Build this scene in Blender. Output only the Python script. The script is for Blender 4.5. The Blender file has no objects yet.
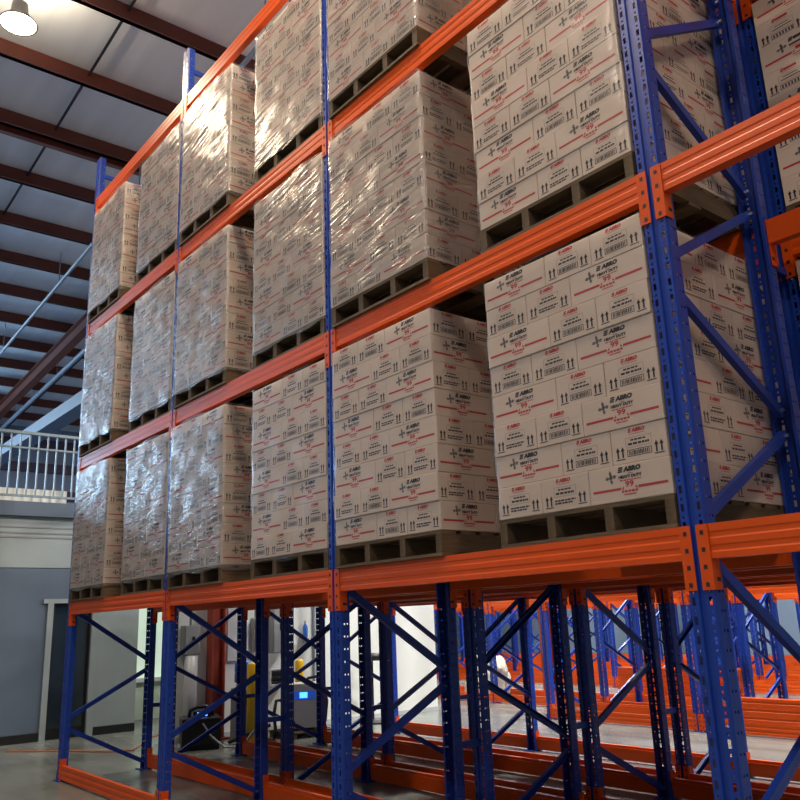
import bpy, bmesh, math, random
from mathutils import Vector, Matrix
import numpy as np

random.seed(7)
SC = bpy.context.scene
COL = SC.collection
PI = math.pi

# ------------------------------------------------------------------ camera
cam_d = bpy.data.cameras.new('camera')
cam_d.sensor_width = 36.0
cam_d.lens = 826.75 / 800 * 36.0
cam_d.clip_end = 200
cam = bpy.data.objects.new('camera', cam_d)
COL.objects.link(cam)
CAM_LOC = Vector((1.7506, -2.8426, 1.3903))
CAM_ROT = (math.radians(104.9607), math.radians(2.0387), math.radians(51.2184))
cam.location = CAM_LOC
cam.rotation_euler = CAM_ROT
SC.camera = cam

# ------------------------------------------------------------------ world, view
w = bpy.data.worlds.new('world')
SC.world = w
w.use_nodes = True
w.node_tree.nodes['Background'].inputs[0].default_value = (0.5, 0.6, 0.8, 1)
w.node_tree.nodes['Background'].inputs[1].default_value = 0.1
SC.view_settings.view_transform = 'Standard'
SC.view_settings.look = 'None'
SC.view_settings.exposure = 0.0
SC.view_settings.gamma = 1.0
SC.view_settings.use_curve_mapping = False
SC.cycles.max_bounces = 8
SC.cycles.transparent_max_bounces = 24
SC.cycles.sample_clamp_indirect = 6.0


# ------------------------------------------------------------------ lights
def area(name, loc, rot, sx, sy, power, color, shape='RECTANGLE', spread=180):
    d = bpy.data.lights.new(name, 'AREA')
    d.shape = shape
    d.size = sx
    d.size_y = sy
    d.energy = power
    d.color = color
    d.spread = math.radians(spread)
    o = bpy.data.objects.new(name, d)
    o.location = loc
    o.rotation_euler = rot
    COL.objects.link(o)
    return o


WARM = (1.0, 0.80, 0.56)
NEUT = (1.0, 0.97, 0.92)
DAY = (0.50, 0.75, 1.0)
# daylight through the tall window in the far left end wall
area('daylight_end_window', (-26.7, -5.4, 5.35), (math.radians(90), 0, math.radians(-90)), 6.4, 4.0, 1700, DAY)
# high bay lamps, some added as fill: (x, y, z, power, colour)
COOL = (0.62, 0.82, 1.0)
PINK = (1.0, 0.83, 0.70)
GOLD = (1.0, 0.80, 0.56)
LAMPS = [(-7.5, -0.95, 8.45, 165, GOLD), (-1.9, -1.2, 8.6, 240, GOLD), (3.7, -1.2, 8.75, 150, WARM),
         (-2.4, -5.4, 8.6, 190, PINK), (4.2, -5.4, 8.75, 300, PINK),  # PINK pair is added fill to lift the lower carton fronts
         (-7.0, 5.35, 8.3, 210, NEUT), (-2.6, 5.35, 8.5, 700, NEUT), (1.8, 5.35, 8.7, 600, NEUT),
         (-9.5, 9.6, 8.2, 700, NEUT), (-3.5, 9.6, 8.5, 700, NEUT), (-12.5, 13.4, 8.0, 900, NEUT), (-16.0, 17.0, 7.8, 900, NEUT),
         (-15.5, -4.2, 8.0, 130, COOL), (-21.5, -1.2, 7.6, 150, COOL)]  # COOL pair is added fill to brighten the roof at left


# ------------------------------------------------------------------ materials
def nmat(name):
    m = bpy.data.materials.new(name)
    m.use_nodes = True
    nt = m.node_tree
    b = nt.nodes['Principled BSDF']
    return m, nt, b


def lin(c):
    return tuple(((x / 255.0) / 12.92 if x / 255.0 <= 0.04045 else ((x / 255.0 + 0.055) / 1.055) ** 2.4) for x in c) + (1,)


def mat(name, rgb, rough=0.5, metal=0.0, var=0.0, scale=6.0, bump=0.0, bscale=40.0, stretch=None, emit=0, objrand=0.0, spec=0.5):
    m, nt, b = nmat(name)
    c = lin(rgb)
    b.inputs['Base Color'].default_value = c
    b.inputs['Roughness'].default_value = rough
    b.inputs['Metallic'].default_value = metal
    b.inputs['Specular IOR Level'].default_value = spec
    L = nt.links
    tc = nt.nodes.new('ShaderNodeTexCoord')
    src = tc.outputs['Object']
    if stretch:
        mp = nt.nodes.new('ShaderNodeMapping')
        mp.inputs['Scale'].default_value = stretch
        L.new(src, mp.inputs[0])
        src = mp.outputs[0]
    col_out = None
    if var > 0:
        n = nt.nodes.new('ShaderNodeTexNoise')
        n.inputs['Scale'].default_value = scale
        n.inputs['Detail'].default_value = 5
        L.new(src, n.inputs['Vector'])
        r = nt.nodes.new('ShaderNodeMapRange')
        r.inputs[1].default_value = 0.3
        r.inputs[2].default_value = 0.7
        r.inputs[3].default_value = 1 - var
        r.inputs[4].default_value = 1 + var
        L.new(n.outputs[0], r.inputs[0])
        h = nt.nodes.new('ShaderNodeHueSaturation')
        h.inputs['Color'].default_value = c
        L.new(r.outputs[0], h.inputs['Value'])
        col_out = h.outputs[0]
    if objrand > 0:
        oi = nt.nodes.new('ShaderNodeObjectInfo')
        r = nt.nodes.new('ShaderNodeMapRange')
        r.inputs[3].default_value = 1 - objrand
        r.inputs[4].default_value = 1 + objrand
        L.new(oi.outputs['Random'], r.inputs[0])
        h = nt.nodes.new('ShaderNodeHueSaturation')
        if col_out:
            L.new(col_out, h.inputs['Color'])
        else:
            h.inputs['Color'].default_value = c
        L.new(r.outputs[0], h.inputs['Value'])
        col_out = h.outputs[0]
    if col_out:
        L.new(col_out, b.inputs['Base Color'])
    if bump > 0:
        n = nt.nodes.new('ShaderNodeTexNoise')
        n.inputs['Scale'].default_value = bscale
        n.inputs['Detail'].default_value = 4
        L.new(src, n.inputs['Vector'])
        bp = nt.nodes.new('ShaderNodeBump')
        bp.inputs['Strength'].default_value = bump
        bp.inputs['Distance'].default_value = 0.01
        L.new(n.outputs[0], bp.inputs['Height'])
        L.new(bp.outputs[0], b.inputs['Normal'])
    if emit:
        b.inputs['Emission Color'].default_value = c
        b.inputs['Emission Strength'].default_value = emit
    return m


M = {}
M['orange'] = mat('orange_powder_coat', (206, 76, 4), 0.42, 0, 0.05, 3, spec=0.35)
M['blue'] = mat('blue_powder_coat', (22, 56, 148), 0.36, 0, 0.05, 4)
M['card'] = mat('white_cardboard', (214, 196, 180), 0.55, 0, 0.035, 5, objrand=0.04, spec=0.3)
M['ink'] = mat('black_ink', (38, 33, 34), 0.6)
M['inkgrey'] = mat('grey_ink', (105, 100, 98), 0.6)
M['red'] = mat('red_ink', (186, 44, 40), 0.6)
M['wood'] = mat('pallet_wood', (88, 71, 51), 0.8, 0, 0.3, 3, 0.4, 12, stretch=(1, 6, 6))
M['wood2'] = mat('pallet_stringer_wood', (82, 66, 46), 0.85, 0, 0.3, 3, 0.4, 12, stretch=(6, 1, 6))
M['zinc'] = mat('zinc_bolt', (200, 200, 200), 0.3, 0.9)
M['hole'] = mat('dark_steel_hole', (26, 26, 34), 0.6)
M['concrete'] = mat('polished_concrete', (116, 121, 116), 0.26, 0, 0.25, 0.9, 0.05, 30, stretch=(0.5, 2.0, 1))
M['insul'] = mat('white_roof_insulation', (206, 213, 218), 0.6, 0, 0.08, 1.2, 0.5, 1.2, stretch=(0.3, 3.0, 1))
M['purlin'] = mat('red_oxide_primer', (98, 47, 32), 0.55, 0, 0.12, 3)
M['column'] = mat('red_oxide_column_paint', (150, 62, 44), 0.45, 0, 0.08, 3)
M['whitewall'] = mat('white_painted_wall', (226, 230, 224), 0.6, 0, 0.03, 1)
M['panel'] = mat('grey_wall_panel', (148, 158, 160), 0.45, 0, 0.08, 1.5)
M['bluegrey'] = mat('blue_grey_wall_panel', (88, 102, 120), 0.5, 0, 0.06, 1.5)
M['farwall'] = mat('blue_grey_metal_siding', (116, 134, 156), 0.5, 0, 0.06, 2)
M['girt'] = mat('dark_girt_steel', (62, 50, 74), 0.5, 0, 0.1, 2)
M['greenwall'] = mat('pale_green_wall', (196, 210, 190), 0.6, 0, 0.05, 1)
M['black'] = mat('black_plastic', (20, 20, 22), 0.45)
M['rubber'] = mat('black_rubber', (18, 18, 20), 0.6)
M['grey'] = mat('grey_painted_steel', (138, 142, 144), 0.4, 0, 0.05, 4)
M['lgrey'] = mat('light_grey_steel', (190, 194, 196), 0.35, 0, 0.04, 4)
M['galv'] = mat('galvanised_pipe', (126, 136, 148), 0.5, 0.0, 0.06, 8)
M['yellow'] = mat('safety_yellow_paint', (236, 190, 20), 0.4, 0, 0.05, 6)
M['screen'] = mat('lit_blue_screen', (60, 130, 255), 0.4, emit=4.0)
M['bluescreen'] = mat('blue_display_panel', (40, 90, 200), 0.4, emit=0.4)
M['sheet'] = mat('crumpled_white_sheet', (196, 190, 176), 0.8, 0, 0.12, 5, 0.9, 7)
M['cord'] = mat('orange_cord_rubber', (190, 110, 60), 0.5)
M['rail'] = mat('pale_grey_railing_paint', (128, 146, 156), 0.4)


def glass_mat(name, rgb, alpha=0.0, rough=0.05):
    m, nt, b = nmat(name)
    b.inputs['Base Color'].default_value = lin(rgb)
    b.inputs['Roughness'].default_value = rough
    b.inputs['Specular IOR Level'].default_value = 0.8
    return m


M['darkglass'] = glass_mat('dark_tinted_glass', (36, 48, 58), rough=0.12)
M['bottle'] = glass_mat('blue_bottle_plastic', (60, 120, 210), rough=0.15)
M['lamp'] = mat('lit_lamp_lens', (255, 226, 170), 0.5, emit=18)
M['corridorpane'] = mat('pale_lit_corridor_window', (206, 226, 206), 0.3, emit=0.55)
M['daypane'] = mat('daylit_window_pane', (190, 220, 255), 0.3, emit=2.0)


def film_mat(name, haze, gloss, ang, bumpd):
    m = bpy.data.materials.new(name)
    m.use_nodes = True
    nt = m.node_tree
    N, L = nt.nodes, nt.links
    for n in list(N):
        N.remove(n)
    out = N.new('ShaderNodeOutputMaterial')
    tr = N.new('ShaderNodeBsdfTransparent')
    tr.inputs[0].default_value = (0.96, 0.96, 0.97, 1)
    gl = N.new('ShaderNodeBsdfGlossy')
    gl.inputs['Color'].default_value = (0.95, 0.95, 0.95, 1)
    gl.inputs['Roughness'].default_value = 0.27
    df = N.new('ShaderNodeBsdfDiffuse')
    df.inputs['Color'].default_value = (0.75, 0.75, 0.76, 1)
    tc = N.new('ShaderNodeTexCoord')
    sep = N.new('ShaderNodeSeparateXYZ')
    L.new(tc.outputs['Object'], sep.inputs[0])
    # unrolled coordinate: along = x + y, up = z, tilted by ang
    add = N.new('ShaderNodeMath')
    add.operation = 'ADD'
    L.new(sep.outputs[0], add.inputs[0])
    L.new(sep.outputs[1], add.inputs[1])
    cmb = N.new('ShaderNodeCombineXYZ')
    L.new(add.outputs[0], cmb.inputs[0])
    L.new(sep.outputs[2], cmb.inputs[1])
    oi = N.new('ShaderNodeObjectInfo')
    mul = N.new('ShaderNodeMath')
    mul.operation = 'MULTIPLY'
    mul.inputs[1].default_value = 37.0
    L.new(oi.outputs['Random'], mul.inputs[0])
    L.new(mul.outputs[0], cmb.inputs[2])
    mp = N.new('ShaderNodeMapping')
    mp.inputs['Rotation'].default_value = (0, 0, ang)
    L.new(cmb.outputs[0], mp.inputs[0])
    mp2 = N.new('ShaderNodeMapping')
    mp2.inputs['Scale'].default_value = (1.6, 22.0, 1.0)
    L.new(mp.outputs[0], mp2.inputs[0])
    n1 = N.new('ShaderNodeTexNoise')
    n1.inputs['Scale'].default_value = 1.5
    n1.inputs['Detail'].default_value = 3
    n1.inputs['Distortion'].default_value = 0.4
    L.new(mp2.outputs[0], n1.inputs['Vector'])
    n2 = N.new('ShaderNodeTexNoise')
    n2.inputs['Scale'].default_value = 2.6
    n2.inputs['Detail'].default_value = 2
    L.new(cmb.outputs[0], n2.inputs['Vector'])
    bp = N.new('ShaderNodeBump')
    bp.inputs['Strength'].default_value = 1.0
    bp.inputs['Distance'].default_value = bumpd
    L.new(n1.outputs[0], bp.inputs['Height'])
    bp2 = N.new('ShaderNodeBump')
    bp2.inputs['Strength'].default_value = 1.0
    bp2.inputs['Distance'].default_value = bumpd * 3
    L.new(n2.outputs[0], bp2.inputs['Height'])
    L.new(bp.outputs[0], bp2.inputs['Normal'])
    L.new(bp2.outputs[0], gl.inputs['Normal'])
    fr = N.new('ShaderNodeFresnel')
    fr.inputs['IOR'].default_value = 1.5
    L.new(bp2.outputs[0], fr.inputs['Normal'])
    mr = N.new('ShaderNodeMath')
    mr.operation = 'MULTIPLY_ADD'
    mr.inputs[1].default_value = 0.85 * gloss
    mr.inputs[2].default_value = 0.03 * gloss
    mr.use_clamp = True
    L.new(fr.outputs[0], mr.inputs[0])
    # haze only in the creased parts
    mh = N.new('ShaderNodeMapRange')
    mh.inputs[1].default_value = 0.45
    mh.inputs[2].default_value = 0.75
    mh.inputs[3].default_value = 0.25 * haze
    mh.inputs[4].default_value = haze
    L.new(n1.outputs[0], mh.inputs[0])
    m1 = N.new('ShaderNodeMixShader')
    L.new(mh.outputs[0], m1.inputs[0])
    L.new(tr.outputs[0], m1.inputs[1])
    L.new(df.outputs[0], m1.inputs[2])
    m2 = N.new('ShaderNodeMixShader')
    L.new(mr.outputs[0], m2.inputs[0])
    L.new(m1.outputs[0], m2.inputs[1])
    L.new(gl.outputs[0], m2.inputs[2])
    L.new(m2.outputs[0], out.inputs[0])
    return m


M['film'] = film_mat('stretch_film_creased', 0.2, 0.75, math.radians(-9), 0.011)
M['film_clear'] = film_mat('stretch_film_tight', 0.05, 0.4, math.radians(-9), 0.003)


# ------------------------------------------------------------------ mesh builder
class MB:
    def __init__(s):
        s.v = []
        s.f = []
        s.m = []

    def add(s, vs, fs, mi=0):
        o = len(s.v)
        s.v += [tuple(v) for v in vs]
        s.f += [tuple(i + o for i in f) for f in fs]
        s.m += [mi] * len(fs)
        return s

    def box(s, x0, x1, y0, y1, z0, z1, mi=0, T=None):
        vs = [(x, y, z) for x in (x0, x1) for y in (y0, y1) for z in (z0, z1)]
        if T is not None:
            vs = [tuple(T @ Vector(v)) for v in vs]
        return s.add(vs, [(0, 1, 3, 2), (4, 6, 7, 5), (0, 4, 5, 1), (2, 3, 7, 6), (0, 2, 6, 4), (1, 5, 7, 3)], mi)

    def bar(s, a, b, wx, wy, mi=0, up=(1, 0, 0)):
        a, b = Vector(a), Vector(b)
        d = (b - a)
        L = d.length
        d.normalize()
        u = Vector(up)
        u = (u - d * u.dot(d)).normalized()
        v = d.cross(u)
        T = Matrix((u, v, d)).transposed().to_4x4()
        T.translation = a
        return s.box(-wx / 2, wx / 2, -wy / 2, wy / 2, 0, L, mi, T)

    def prism(s, prof, x0, x1, mi=0, axis='x'):
        n = len(prof)
        if axis == 'x':
            vs = [(x0, p[0], p[1]) for p in prof] + [(x1, p[0], p[1]) for p in prof]
        elif axis == 'y':
            vs = [(p[0], x0, p[1]) for p in prof] + [(p[0], x1, p[1]) for p in prof]
        else:
            vs = [(p[0], p[1], x0) for p in prof] + [(p[0], p[1], x1) for p in prof]
        fs = [(i, (i + 1) % n, n + (i + 1) % n, n + i) for i in range(n)]
        fs += [tuple(range(n))[::-1], tuple(range(n, 2 * n))]
        return s.add(vs, fs, mi)

    def tube(s, pts, r, seg=8, mi=0, cap=True):
        pts = [Vector(p) for p in pts]
        rings = []
        n = len(pts)
        ref = Vector((0, 0, 1))
        for i, p in enumerate(pts):
            d = (pts[min(i + 1, n - 1)] - pts[max(i - 1, 0)]).normalized()
            if abs(d.dot(ref)) > 0.95:
                ref = Vector((1, 0, 0)) if abs(d.x) < 0.9 else Vector((0, 1, 0))
            u = (ref - d * ref.dot(d)).normalized()
            v = d.cross(u)
            rr = r[i] if isinstance(r, (list, tuple)) else r
            rings.append([p + (u * math.cos(2 * PI * k / seg) + v * math.sin(2 * PI * k / seg)) * rr for k in range(seg)])
        vs = [q for rg in rings for q in rg]
        fs = []
        for i in range(n - 1):
            for k in range(seg):
                k2 = (k + 1) % seg
                fs.append((i * seg + k, i * seg + k2, (i + 1) * seg + k2, (i + 1) * seg + k))
        if cap:
            fs.append(tuple(range(seg))[::-1])
            fs.append(tuple((n - 1) * seg + k for k in range(seg)))
        return s.add(vs, fs, mi)

    def lathe(s, prof, seg=20, mi=0, c=(0, 0, 0)):
        vs = [(c[0] + r * math.cos(2 * PI * k / seg), c[1] + r * math.sin(2 * PI * k / seg), c[2] + z) for r, z in prof for k in range(seg)]
        fs = []
        for i in range(len(prof) - 1):
            for k in range(seg):
                k2 = (k + 1) % seg
                fs.append((i * seg + k, i * seg + k2, (i + 1) * seg + k2, (i + 1) * seg + k))
        fs.append(tuple(range(seg))[::-1])
        fs.append(tuple((len(prof) - 1) * seg + k for k in range(seg)))
        return s.add(vs, fs, mi)

    def mesh(s, name, mats, smooth=False):
        me = bpy.data.meshes.new(name)
        me.from_pydata(s.v, [], s.f)
        for m_ in (mats if isinstance(mats, (list, tuple)) else [mats]):
            me.materials.append(m_)
        me.polygons.foreach_set('material_index', s.m)
        if smooth:
            me.polygons.foreach_set('use_smooth', [True] * len(s.f))
        me.update()
        return me

    def build(s, name, mats, parent=None, smooth=False, bevel=0.0):
        o = bpy.data.objects.new(name, s.mesh(name, mats, smooth))
        COL.objects.link(o)
        if parent:
            o.parent = parent
        if bevel:
            b = o.modifiers.new('bevel', 'BEVEL')
            b.width = bevel
            b.segments = 2
            b.limit_method = 'ANGLE'
        return o


def ob(name, me, parent=None, loc=(0, 0, 0), rz=0.0):
    o = bpy.data.objects.new(name, me)
    COL.objects.link(o)
    if parent:
        o.parent = parent
    o.location = loc
    o.rotation_euler = (0, 0, rz)
    return o


def tag(o, label=None, cat=None, group=None, kind=None):
    if label:
        o['label'] = label
    if cat:
        o['category'] = cat
    if group:
        o['group'] = group
    if kind:
        o['kind'] = kind
    return o


def thing(name, label, cat, loc=(0, 0, 0), rz=0.0, group=None):
    o = bpy.data.objects.new(name, None)
    o.empty_display_size = 0.1
    COL.objects.link(o)
    o.location = loc
    o.rotation_euler = (0, 0, rz)
    return tag(o, label, cat, group)


def struct(name, mb, mats, label=None):
    o = mb.build(name, mats)
    tag(o, label, kind='structure')
    return o


ORD = ['first', 'second', 'third', 'fourth', 'fifth', 'sixth', 'seventh', 'eighth', 'ninth', 'tenth', 'eleventh', 'twelfth']

# ================================================================== STRUCTURE
XL, XR, YF, YB = -27.0, 9.0, -9.0, 23.0
SL = 0.06


def roofz(x):          # underside of the purlins
    return 9.5 + SL * x


struct('floor', MB().box(XL, XR, YF, YB, -0.2, 0.0), M['concrete'], 'grey polished concrete warehouse floor')
struct('ceiling', MB().prism([(XL, roofz(XL) + 0.24), (XR, roofz(XR) + 0.24), (XR, roofz(XR) + 0.4), (XL, roofz(XL) + 0.4)], YF, YB, axis='y'),
       M['insul'], 'white insulated warehouse roof underside')
struct('wall_front', MB().box(XL, 2.0, YF - 0.2, YF, 0, 10.2).box(2.0, 6.0, YF - 0.2, YF, 4.2, 10.2).box(6.0, XR, YF - 0.2, YF, 0, 10.2), M['farwall'])
struct('wall_back', MB().box(XL, XR, YB, YB + 0.2, 0, 10.2), M['farwall'])
struct('wall_right', MB().box(XR, XR + 0.2, YF, YB, 0, 10.4), M['farwall'])
struct('wall_left', MB().box(XL - 0.2, XL, YF, -8.6, 0, 10.2).box(XL - 0.2, XL, -2.2, YB, 0, 10.2).box(XL - 0.2, XL, -8.6, -2.2, 0, 3.35).box(XL - 0.2, XL, -8.6, -2.2, 7.35, 10.2), M['farwall'], 'blue-grey metal end wall beyond the mezzanine')
g = MB()
for z in (3.2, 4.0, 4.8, 5.7, 6.6, 7.4):
    g.box(XL, XL + 0.14, YF if z < 3.1 or z > 7.36 else -2.1, YB, z, z + 0.3)
struct('trim_1', g, M['girt'])
# roof purlins, each its own piece
ti = 2
k = -11
while True:
    x = -8.93 - 1.5 * k
    k += 1
    if x > 8.5:
        continue
    if x < XL + 0.3:
        break
    z = roofz(x)
    p = MB().box(x - 0.035, x + 0.035, YF, YB, z, z + 0.235).box(x - 0.035, x + 0.055, YF, YB, z, z + 0.02)
    if abs(x + 10.43) < 0.2:
        p.box(x - 0.26, x - 0.16, YF, YB, z - 0.02, z + 0.235)
    struct('trim_%d' % ti, p, M['purlin'])
    ti += 1
# main rafters (I sections) that carry the purlins
for y in (3.0, 11.0, -6.0):
    r = MB()
    for (y0, y1, z0, z1) in ((-0.1, 0.1, -0.36, -0.34), (-0.1, 0.1, -0.03, -0.005), (-0.01, 0.01, -0.34, -0.03)):
        vs = []
        for x in (XL, XR):
            zz = roofz(x)
            vs += [(x, y + y0, zz + z0), (x, y + y1, zz + z0), (x, y + y1, zz + z1), (x, y + y0, zz + z1)]
        r.add(vs, [(0, 1, 2, 3), (4, 7, 6, 5), (0, 4, 5, 1), (1, 5, 6, 2), (2, 6, 7, 3), (3, 7, 4, 0)])
    struct('trim_%d' % ti, r, M['purlin'])
    ti += 1
# thin dark sag rods between the purlins
r = MB()
for y in (0.32, -2.7, 6.2, 3.9):
    r.bar((XL, y, roofz(XL) + 0.16), (XR, y, roofz(XR) + 0.16), 0.03, 0.03, up=(0, 0, 1))
struct('trim_%d' % ti, r, M['hole'])
ti += 1

# office wall under the mezzanine, left end of the building
OX = -10.6
struct('wall_office', MB().box(OX - 0.15, OX, -8.9, 0.86, 0, 2.28).box(OX - 0.15, OX, 1.40, 1.49, 0, 2.28)
       .box(OX - 0.15, OX, 0.86, 1.40, 1.84, 2.28), M['bluegrey'], 'blue-grey office wall below the mezzanine')
struct('trim_%d' % ti, MB().box(OX, OX + 0.03, 0.72, 1.40, 1.8, 1.86).box(OX, OX + 0.03, 0.78, 0.86, 0, 1.8).box(OX, OX + 0.04, 1.40, 1.49, 0, 2.28), M['panel'],
       'pale door frame around the dark glass door')
ti += 1
u = MB().box(OX - 0.15, OX, -8.9, 1.49, 2.29, 3.04)
for z in (2.70, 2.76, 2.84):
    u.box(OX, OX + 0.008, -8.9, 1.49, z, z + 0.022, 1)
struct('wall_upper', u, [M['panel'], M['grey']], 'pale grey siding above the office door')
struct('wall_panel', MB().box(OX - 0.15, OX, 1.49, 2.1, 0, 3.04), M['panel'], 'light grey panel wall beside the dark door')
struct('baseboard_office', MB().box(OX, OX + 0.02, 1.51, 2.1, 0, 0.11).box(OX, OX + 0.02, -8.9, 0.77, 0, 0.11), M['black'])
struct('wall_corridor', MB().box(-12.2, -12.0, 2.1, 6.2, 0, 0.62).box(-12.2, -12.0, 2.1, 6.2, 1.95, 3.04).box(-12.2, -12.0, 2.1, 2.3, 0.62, 1.95)
       .box(-12.2, -12.0, 3.3, 6.2, 0.62, 1.95), M['greenwall'], 'pale green corridor wall')
o = struct('window_1', MB().box(-12.14, -12.1, 2.3, 3.3, 0.62, 1.95), M['corridorpane'])
MB().box(-12.0, -11.9, 2.2, 3.4, 0.58, 0.64).build('window_sill', M['lgrey'], o)
# glass door
d = MB().box(OX - 0.06, OX - 0.04, 0.90, 1.36, 0.14, 1.78)
dd = struct('door_1', d, M['darkglass'], 'dark tinted glass office door')
MB().box(OX - 0.07, OX - 0.03, 0.862, 0.90, 0.0, 1.83).box(OX - 0.07, OX - 0.03, 1.36, 1.398, 0.0, 1.83).box(OX - 0.07, OX - 0.03, 0.90, 1.36, 1.78, 1.83) \
    .box(OX - 0.07, OX - 0.03, 0.90, 1.36, 0.0, 0.14).build('door_frame', M['black'], dd)
# mezzanine deck and its edge beam
struct('trim_%d' % ti, MB().box(XL + 0.2, OX + 0.06, -8.9, 6.2, 3.04, 3.12).box(OX - 0.1, OX + 0.07, -8.9, 1.4, 3.0, 3.2), M['bluegrey'], 'mezzanine deck with blue-grey edge beam')
ti += 1
# white inner room behind the rack
WX = -8.8
struct('wall_room', MB().box(WX - 0.15, WX, 1.92, 6.35, 0, 3.03).box(-11.9, WX - 0.15, 6.2, 6.35, 0, 3.03), M['whitewall'], 'bright white room wall behind the racks')
struct('baseboard_room', MB().box(WX, WX + 0.012, 1.92, 6.35, 0, 0.06), M['lgrey'])
# tall window of the end wall, dock door of the front wall (behind the photographer)
wd = struct('window_2', MB().box(XL - 0.12, XL - 0.08, -8.6, -2.2, 3.35, 7.35), M['daypane'])
f = MB()
for i in range(5):
    y = -8.6 + i * 1.6
    f.box(XL - 0.08, XL, y - 0.05, y + 0.05, 3.35, 7.35)
for z in (3.35, 4.65, 5.95, 7.27):
    f.box(XL - 0.08, XL, -8.6, -2.2, z, z + 0.08)
f.build('window_frame', M['girt'], wd)
struct('door_2', MB().box(2.0, 6.0, YF - 0.12, YF - 0.08, 0, 4.2), M['bluegrey'])

# building columns
for (x, y, lab) in ((-8.72, 2.42, 'red steel building column in front of the white room wall'),
                    (-8.8, 9.05, 'dark red steel column standing among the far racks')):
    c = MB().box(-0.09, 0.09, -0.095, -0.08, 0, 9.0).box(-0.09, 0.09, 0.08, 0.095, 0, 9.0).box(-0.01, 0.01, -0.08, 0.08, 0, 9.0)
    z1 = roofz(x) - 0.37
    c.v = [(a, b, min(h, z1) if h > 1 else h) for a, b, h in c.v]
    c.box(-0.15, 0.15, -0.16, 0.16, 0, 0.02)
    o = c.build('steel_column', M['column'])
    o.location = (x + (0.0 if x > -9 else 0), y, 0)
    tag(o, lab, 'column')

# ================================================================== RACK PARTS
LV = [1.70, 3.206, 4.723, 6.289]      # tops of the loaded beam levels
HP = 6.82                              # post height
PITCH = 2.4
FD = 0.92                              # frame depth


def make_post():
    """perforated upright, front face on y=0, open to +y; 0.11 wide, 0.07 deep"""
    v = []
    f = []
    idx = {}

    def vi(p):
        p = (round(p[0], 5), round(p[1], 5), round(p[2], 5))
        if p not in idx:
            idx[p] = len(v)
            v.append(p)
        return idx[p]
    prof = [(-0.040, 0.07), (-0.055, 0.07), (-0.055, 0.060), (-0.055, 0.050), (-0.055, 0.038), (-0.055, 0.028), (-0.055, 0.015), (-0.050, 0.0),
            (-0.042, 0.0), (-0.039, 0.0), (-0.031, 0.0), (-0.028, 0.0), (-0.014, 0.0),
            (-0.010, 0.010), (0.010, 0.010),
            (0.014, 0.0), (0.028, 0.0), (0.031, 0.0), (0.039, 0.0), (0.042, 0.0),
            (0.050, 0.0), (0.055, 0.015), (0.055, 0.028), (0.055, 0.038), (0.055, 0.050), (0.055, 0.060), (0.055, 0.07), (0.040, 0.07)]
    cell = 0.07
    n = int(HP / cell)
    zs = []
    for i in range(n):
        z0 = i * cell
        zs += [(z0, 's'), (z0 + 0.006, 'big'), (z0 + 0.036, 's'), (z0 + 0.049, 'small'), (z0 + 0.059, 's')]
    zs.append((HP, 'e'))
    for i in range(len(zs) - 1):
        z0, t = zs[i]
        z1 = zs[i + 1][0]
        for j in range(len(prof) - 1):
            if t == 'big' and j in (8, 9, 10, 16, 17, 18):
                continue
            if t == 'small' and j in (9, 17, 2, 4, 22, 24):
                continue
            a, b = prof[j], prof[j + 1]
            f.append((vi((a[0], a[1], z0)), vi((b[0], b[1], z0)), vi((b[0], b[1], z1)), vi((a[0], a[1], z1))))
    me = bpy.data.meshes.new('post')
    me.from_pydata(v, [], f)
    bm = bmesh.new()
    bm.from_mesh(me)
    bmesh.ops.solidify(bm, geom=bm.faces[:], thickness=0.003)
    bm.to_mesh(me)
    bm.free()
    me.materials.append(M['blue'])
    return me


POST = make_post()
PLATE = MB().box(-0.07, 0.07, -0.03, 0.12, 0, 0.008).box(-0.066, -0.058, 0.0, 0.07, 0.008, 0.07).box(0.058, 0.066, 0.0, 0.07, 0.008, 0.07).mesh('base_plate', M['blue'])


def brace_mesh(y0, z0, y1, z1):
    m = MB()
    a = Vector((0, y0, z0))
    b = Vector((0, y1, z1))
    d = (b - a).normalized()
    n = Vector((0, -d.z, d.y))
    # open channel: web and two lips
    m.bar(a, b, 0.004, 0.042, up=(1, 0, 0))
    off = n * 0.019
    m.bar(a + off + Vector((-0.014, 0, 0)), b + off + Vector((-0.014, 0, 0)), 0.028, 0.004, up=(1, 0, 0))
    m.bar(a - off + Vector((-0.014, 0, 0)), b - off + Vector((-0.014, 0, 0)), 0.028, 0.004, up=(1, 0, 0))
    for q in (a + d * 0.02, b - d * 0.02):
        m.bar(q + Vector((0.002, 0, 0)), q + Vector((0.016, 0, 0)), 0.014, 0.014, 1, up=(0, 0, 1))
    return m.mesh('brace', [M['blue'], M['zinc']])


YA, YR = 0.058, FD - 0.058
BR = []
fz = [0.52, 1.66, 2.76, 3.86, 4.97, 6.07]
rzs = [0.04, 1.04, 2.2, 3.31, 4.42, 5.52]
for i in range(6):
    BR.append(brace_mesh(YR, rzs[i] + (0.05 if i else 0.03), YA, fz[i] - 0.05))
    if i < 5:
        BR.append(brace_mesh(YA, fz[i] + 0.05, YR, rzs[i + 1] - 0.05))
BR.append(brace_mesh(YA, 6.13, YR, 6.52))
BR.append(brace_mesh(YA, 6.62, YR, 6.62))


def frame(x, y, flip, label, group):
    t = thing('upright_frame', label, 'rack frame', (x, y if not flip else y + FD, 0), PI if flip else 0, group)
    ob('post', POST, t)
    ob('post', POST, t, (0, FD, 0), PI)
    for b in BR:
        ob('brace', b, t)
    ob('base_plate', PLATE, t)
    ob('base_plate', PLATE, t, (0, FD, 0), PI)
    return t


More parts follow.
